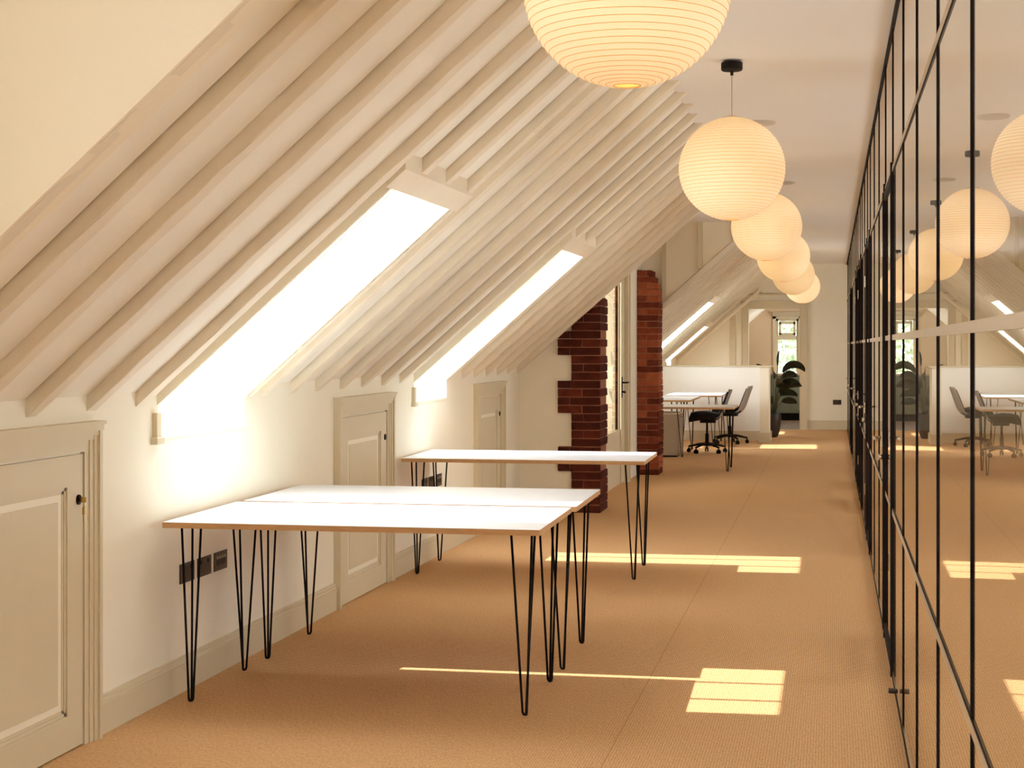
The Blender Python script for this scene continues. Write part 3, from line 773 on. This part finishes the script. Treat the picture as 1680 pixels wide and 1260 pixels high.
for i, y in enumerate(LY):
    o = l0 if i == 0 else copy_tree(l0)
    o.location = ((-.523, -.501, -.490, -.484, -.480, -.44)[i], y, LZ + (.022, -.01, 0, 0, 0, 0)[i]); tag(o, LBL[i], 'paper lantern', 'paper globe lanterns down the corridor')
# ceiling discs
d0 = None
for i, (x, y, lb) in enumerate(((-.46, 9.85, 'round white ceiling disc behind the second paper lantern'), (-.42, 13.5, 'round white ceiling disc behind the third paper lantern'))):
    o = MB().lathe([(0, -.022), (.06, -.02), (.085, -.016), (.09, -.012), (.10, -.012), (.105, -.002), (.105, 0)], 40).build('smoke_detector', 'disc', None, (x, y, CZ))
    tag(o, lb, 'smoke detector', 'ceiling discs')
# ------------------------------------------------------------ low white wall, far area
lw = MB(); LWY = 23.80
lw.box(WX, -1.09, LWY, LWY + .12, 0, 1.165); struct(lw.build('wall_low', 'low_white'), 'low white partition wall behind the far desks')
lw = MB(); lw.box(-1.09, -.95, LWY - .45, LWY + .12, 0, 1.165); struct(lw.build('wall_low', 'wall'), 'end post of the low white wall')
lw = MB(); lw.box(WX, -.88, LWY - .03, LWY + .15, 1.165, 1.185, bev=.004); lw.box(-1.11, -.90, LWY - .48, LWY - .03, 1.165, 1.185, bev=.004); struct(lw.build(trimname(), 'wood'), 'cream capping on the low white wall')
lw = MB(); lw.box(WX, -1.11, LWY - .018, LWY, 0, .15); lw.box(-1.11, -.93, LWY - .468, LWY - .45, 0, .15); lw.box(-.95, -.93, LWY - .45, LWY + .14, 0, .15)
struct(lw.build('baseboard_low', 'wood'), 'cream skirting of the low white wall')
# pedestal
pd = empty('pedestal_cabinet', (-2.26, 20.3, 0)); tag(pd, 'beige drawer pedestal under the desks beside the slim brick pier', 'drawer cabinet')
MB().box(-.24, .24, -.25, .25, .02, .575, bev=.004).build('body', 'ped', pd); MB().box(-.245, .245, -.255, .255, .575, .595, bev=.003).build('top', 'wood', pd)
for k in range(3):
    d = MB().box(.24, .252, -.24, .24, .03 + k * .182, .205 + k * .182, bev=.002).build('drawer', 'ped', pd)
    MB().box(.252, .262, -.06, .06, .165 + k * .182, .175 + k * .182).build('handle', 'chrome', d)
MB().box(-.22, .22, -.23, .23, 0, .02).build('plinth', 'black', pd)
# ------------------------------------------------------------ office chairs
def make_chair():
    root = empty('office_chair')   # faces -x, origin on the floor
    # moulded seat shell
    P = []; 
    prof = [(-.25, .49), (-.22, .525), (-.12, .545), (.0, .55), (.10, .53), (.18, .52)]
    for (x, z) in prof:
        row = []
        for j in range(9):
            t = (j - 4) / 4; w = .225 * (1 - .12 * max(0, -x / .25) ** 2)
            row.append((x, t * w, z + .03 * t * t - (.03 if x < -.24 else 0)))
        P.append(row)
    m = MB(); rings = []
    for i, row in enumerate(P):
        e = .35 if i in (0, len(P) - 1) else 1
        bot = [(p[0], p[1] * .86, p[2] - .095 * e * (1 - .55 * (abs(p[1]) / .225) ** 2)) for p in reversed(row)]
        rings.append([m.bm.verts.new(p) for p in list(row) + bot])
    for a, b in zip(rings, rings[1:]):
        for k in range(len(a)):
            f_ = m.bm.faces.new((a[k], a[(k + 1) % len(a)], b[(k + 1) % len(a)], b[k])); f_.smooth = True
    m.bm.faces.new(rings[0][::-1]); m.bm.faces.new(rings[-1]); m.build('seat', 'seatfab', root)
    P = []
    for (x, z, wd) in ((.16, .485, .205), (.215, .52, .215), (.245, .58, .225), (.275, .66, .22), (.31, .76, .20), (.345, .85, .17), (.355, .885, .13)):
        row = []
        for j in range(9):
            t = (j - 4) / 4; row.append((x - .05 * t * t, t * wd, z))
        P.append(row)
    bk = MB().grid(P, None, .016).build('backrest', 'shell', root)
    P2 = [[(p[0] - .016, p[1] * .9, p[2]) for p in row] for row in P[:-1]]
    MB().grid(P2, None, .014).build('back_pad', 'seatfab', bk)
    m = MB(); m.tube([(0, 0, .10), (0, 0, .27)], .026, 16); m.tube([(0, 0, .26), (0, 0, .43)], .015, 12); m.box(-.10, .12, -.06, .06, .42, .455, bev=.008); m.tube([(.0, .06, .44), (.02, .2, .43)], .006, 6)
    m.build('column', 'black', root)
    b = MB(); tips = []
    for k in range(5):
        a = math.radians(18 + 72 * k); d = Vector((math.cos(a), math.sin(a), 0))
        b.tube([d * .02 + Vector((0, 0, .125)), d * .12 + Vector((0, 0, .118)), d * .27 + Vector((0, 0, .085))], [.022, .018, .013], 10); tips.append(d * .265)
        b.tube([d * .265 + Vector((0, 0, .09)), d * .265 + Vector((0, 0, .055))], .008, 8)
    b.tube([(0, 0, .095), (0, 0, .15)], .034, 16)
    b.build('star_base', 'black', root)
    for d in tips:
        m = MB(); t = Vector((-d.y, d.x, 0)).normalized()
        for s in (-1, 1): m.tube([d + t * s * .006 + Vector((0, 0, .028)), d + t * s * .024 + Vector((0, 0, .028))], .027, 14)
        m.box(d.x - .016, d.x + .016, d.y - .016, d.y + .016, .04, .062); m.build('caster', 'black', root)
    return root
ch = make_chair(); ch.location = (-1.71, 20.95, 0); ch.rotation_euler = (0, 0, .10)
tag(ch, 'grey-backed black office chair tucked under the lengthways desk beyond the pier', 'office chair', 'office chairs at the far desks')
c2 = copy_tree(ch); c2.location = (-1.53, 23.02, 0); c2.rotation_euler = (0, 0, -.12)
tag(c2, 'grey-backed black office chair in front of the end post of the low white wall', 'office chair', 'office chairs at the far desks')
# ------------------------------------------------------------ plant
pl = empty('potted_plant', (-.935, 24.75, 0)); tag(pl, 'tall dark-leaved plant in a black pot beside the kitchen doorway', 'potted plant')
MB().lathe([(0, 0), (.055, 0), (.075, .02), (.105, .11), (.124, .24), (.124, .33), (.118, .40), (.112, .405), (.108, .39), (.108, .365), (0, .365)], 32).build('pot', 'pot', pl)
MB().lathe([(0, .372), (.106, .370), (.106, .35), (0, .35)], 24).build('soil', 'soil', pl)
def leaf(m, base, yaw, pitch, ln, wd, bend, tw=0):
    n = 10; p = Vector(base); rows = []; ang = pitch
    for i in range(n + 1):
        t = i / n; w = wd * math.sin(math.pi * min(1, .04 + t * .96)) ** .7 * (1 if t < .99 else .2)
        d = Vector((math.cos(yaw) * math.cos(ang), math.sin(yaw) * math.cos(ang), math.sin(ang)))
        s0 = Vector((-math.sin(yaw), math.cos(yaw), 0)); u0 = s0.cross(d); sd = s0 * math.cos(tw) + u0 * math.sin(tw); up = sd.cross(d) * -1
        rows.append([p + sd * w * s + up * abs(s) * w * .35 for s in (-1, -.5, 0, .5, 1)])
        p = p + d * ln / n; ang -= bend / n
    m.grid(rows, None, .0025)
rnd = random.Random(4)
specs = [(.03, .0, 1.16, 1.52, .26, .034, .05), (.06, .05, 1.06, 1.05, .44, .10, 2.3), (.02, .3, .93, .8, .32, .08, 1.2), (.06, .1, .80, .5, .32, .08, .9), (.03, -.2, .88, .25, .34, .09, .8), (0, .15, .68, .45, .32, .09, 1.1),
         (-.05, 3.0, .92, .7, .34, .10, 1.0), (-.03, 2.6, .72, .5, .30, .09, .9), (.02, -1.2, .82, .7, .34, .10, 1.0), (.0, 1.6, .95, .8, .36, .10, 1.0), (.04, .4, .58, .2, .28, .08, .7), (-.02, -2.4, .60, .3, .26, .08, .8),
         (.03, -.7, .72, .9, .34, .09, .7), (.0, -2.8, .98, 1.1, .30, .08, .6), (.05, .6, .99, .35, .32, .09, .8), (.02, -1.8, .55, .6, .28, .08, .6)]
for x, yaw, z, pt, ln, wd, bd in specs:
    m = MB(); d = Vector((math.cos(yaw), math.sin(yaw), 0)); r_ = .05 if pt < 1.4 else .02
    tip = Vector((x, 0, z)) + d * r_ * 2
    m.tube([Vector((x * .5, 0, .36)), Vector((x * .8, 0, .36 + (z - .36) * .5)) + d * r_ * .5, tip], [.009, .007, .005], 6)
    st = m.build('stem', 'stem', pl)
    m = MB(); leaf(m, tip, yaw, pt, ln, wd * .8, bd, rnd.choice((-1, 1)) * rnd.uniform(.7, 1.2)); m.build('leaf', 'leaf', st)
# ------------------------------------------------------------ kitchen
kc = empty('kitchen_cabinet', (-1.02, 30.62, 0)); tag(kc, 'sage green kitchen base cabinets seen through the end doorway', 'kitchen cabinet')
MB().box(-.95, .62, -.26, .36, .14, .90).build('body', 'green', kc); MB().box(-.95, .62, -.20, .36, 0, .14).build('plinth', 'black', kc)
for k in range(4):
    x0 = -.94 + k * .39; d = MB().box(x0, x0 + .38, -.28, -.26, .15, .885, bev=.003).build('cabinet_door', 'green', kc)
    MB().box(x0 + .30, x0 + .34, -.295, -.28, .78, .79).build('handle', 'brass', d)
tag(MB().box(-1.98, -.38, 30.32, 30.99, .901, .94, bev=.004).build('worktop', 'counter'), 'beige worktop on the green cabinets under the kitchen window', 'worktop')
tag(MB().box(-1.20, -.60, 30.93, 30.995, 2.10, 2.20, bev=.01).build('roller_blind', 'blind'), 'rolled-up beige blind above the kitchen window', 'blind')
hg = MB().box(EX1 - .012, EX1, YE + .02, YE + .06, .24, .34).build('hinge', 'plate'); tag(hg, 'small dark hinge low on the right jamb of the kitchen doorway', 'hinge')
# tree outside the kitchen window
tr = empty('garden_tree', (-.6, 37, -3)); tag(tr, 'leafy green tree outside the small kitchen window', 'tree')
MB().tube([(0, 0, 0), (.1, 0, 2.5), (0, .1, 5.2)], [.18, .13, .05], 10).build('trunk', 'trunk', tr)
m = MB(); rnd = random.Random(5)
for k in range(5200):
    a, b_ = rnd.uniform(0, 2 * math.pi), rnd.uniform(-1, 1); r_ = rnd.uniform(.3, 1) ** .5
    p = Vector((2.2 * r_ * math.sqrt(1 - b_ * b_) * math.cos(a), 1.6 * r_ * math.sqrt(1 - b_ * b_) * math.sin(a), 4.0 + 1.9 * r_ * b_))
    u = Vector((rnd.uniform(-1, 1), rnd.uniform(-1, 1), rnd.uniform(-1, 1))).normalized(); v = u.orthogonal().normalized(); s = .11
    vs = [m.bm.verts.new(p + u * s), m.bm.verts.new(p + v * s * .5), m.bm.verts.new(p - u * s), m.bm.verts.new(p - v * s * .5)]; m.bm.faces.new(vs)
m.build('crown', 'foliage', tr, fix=False)
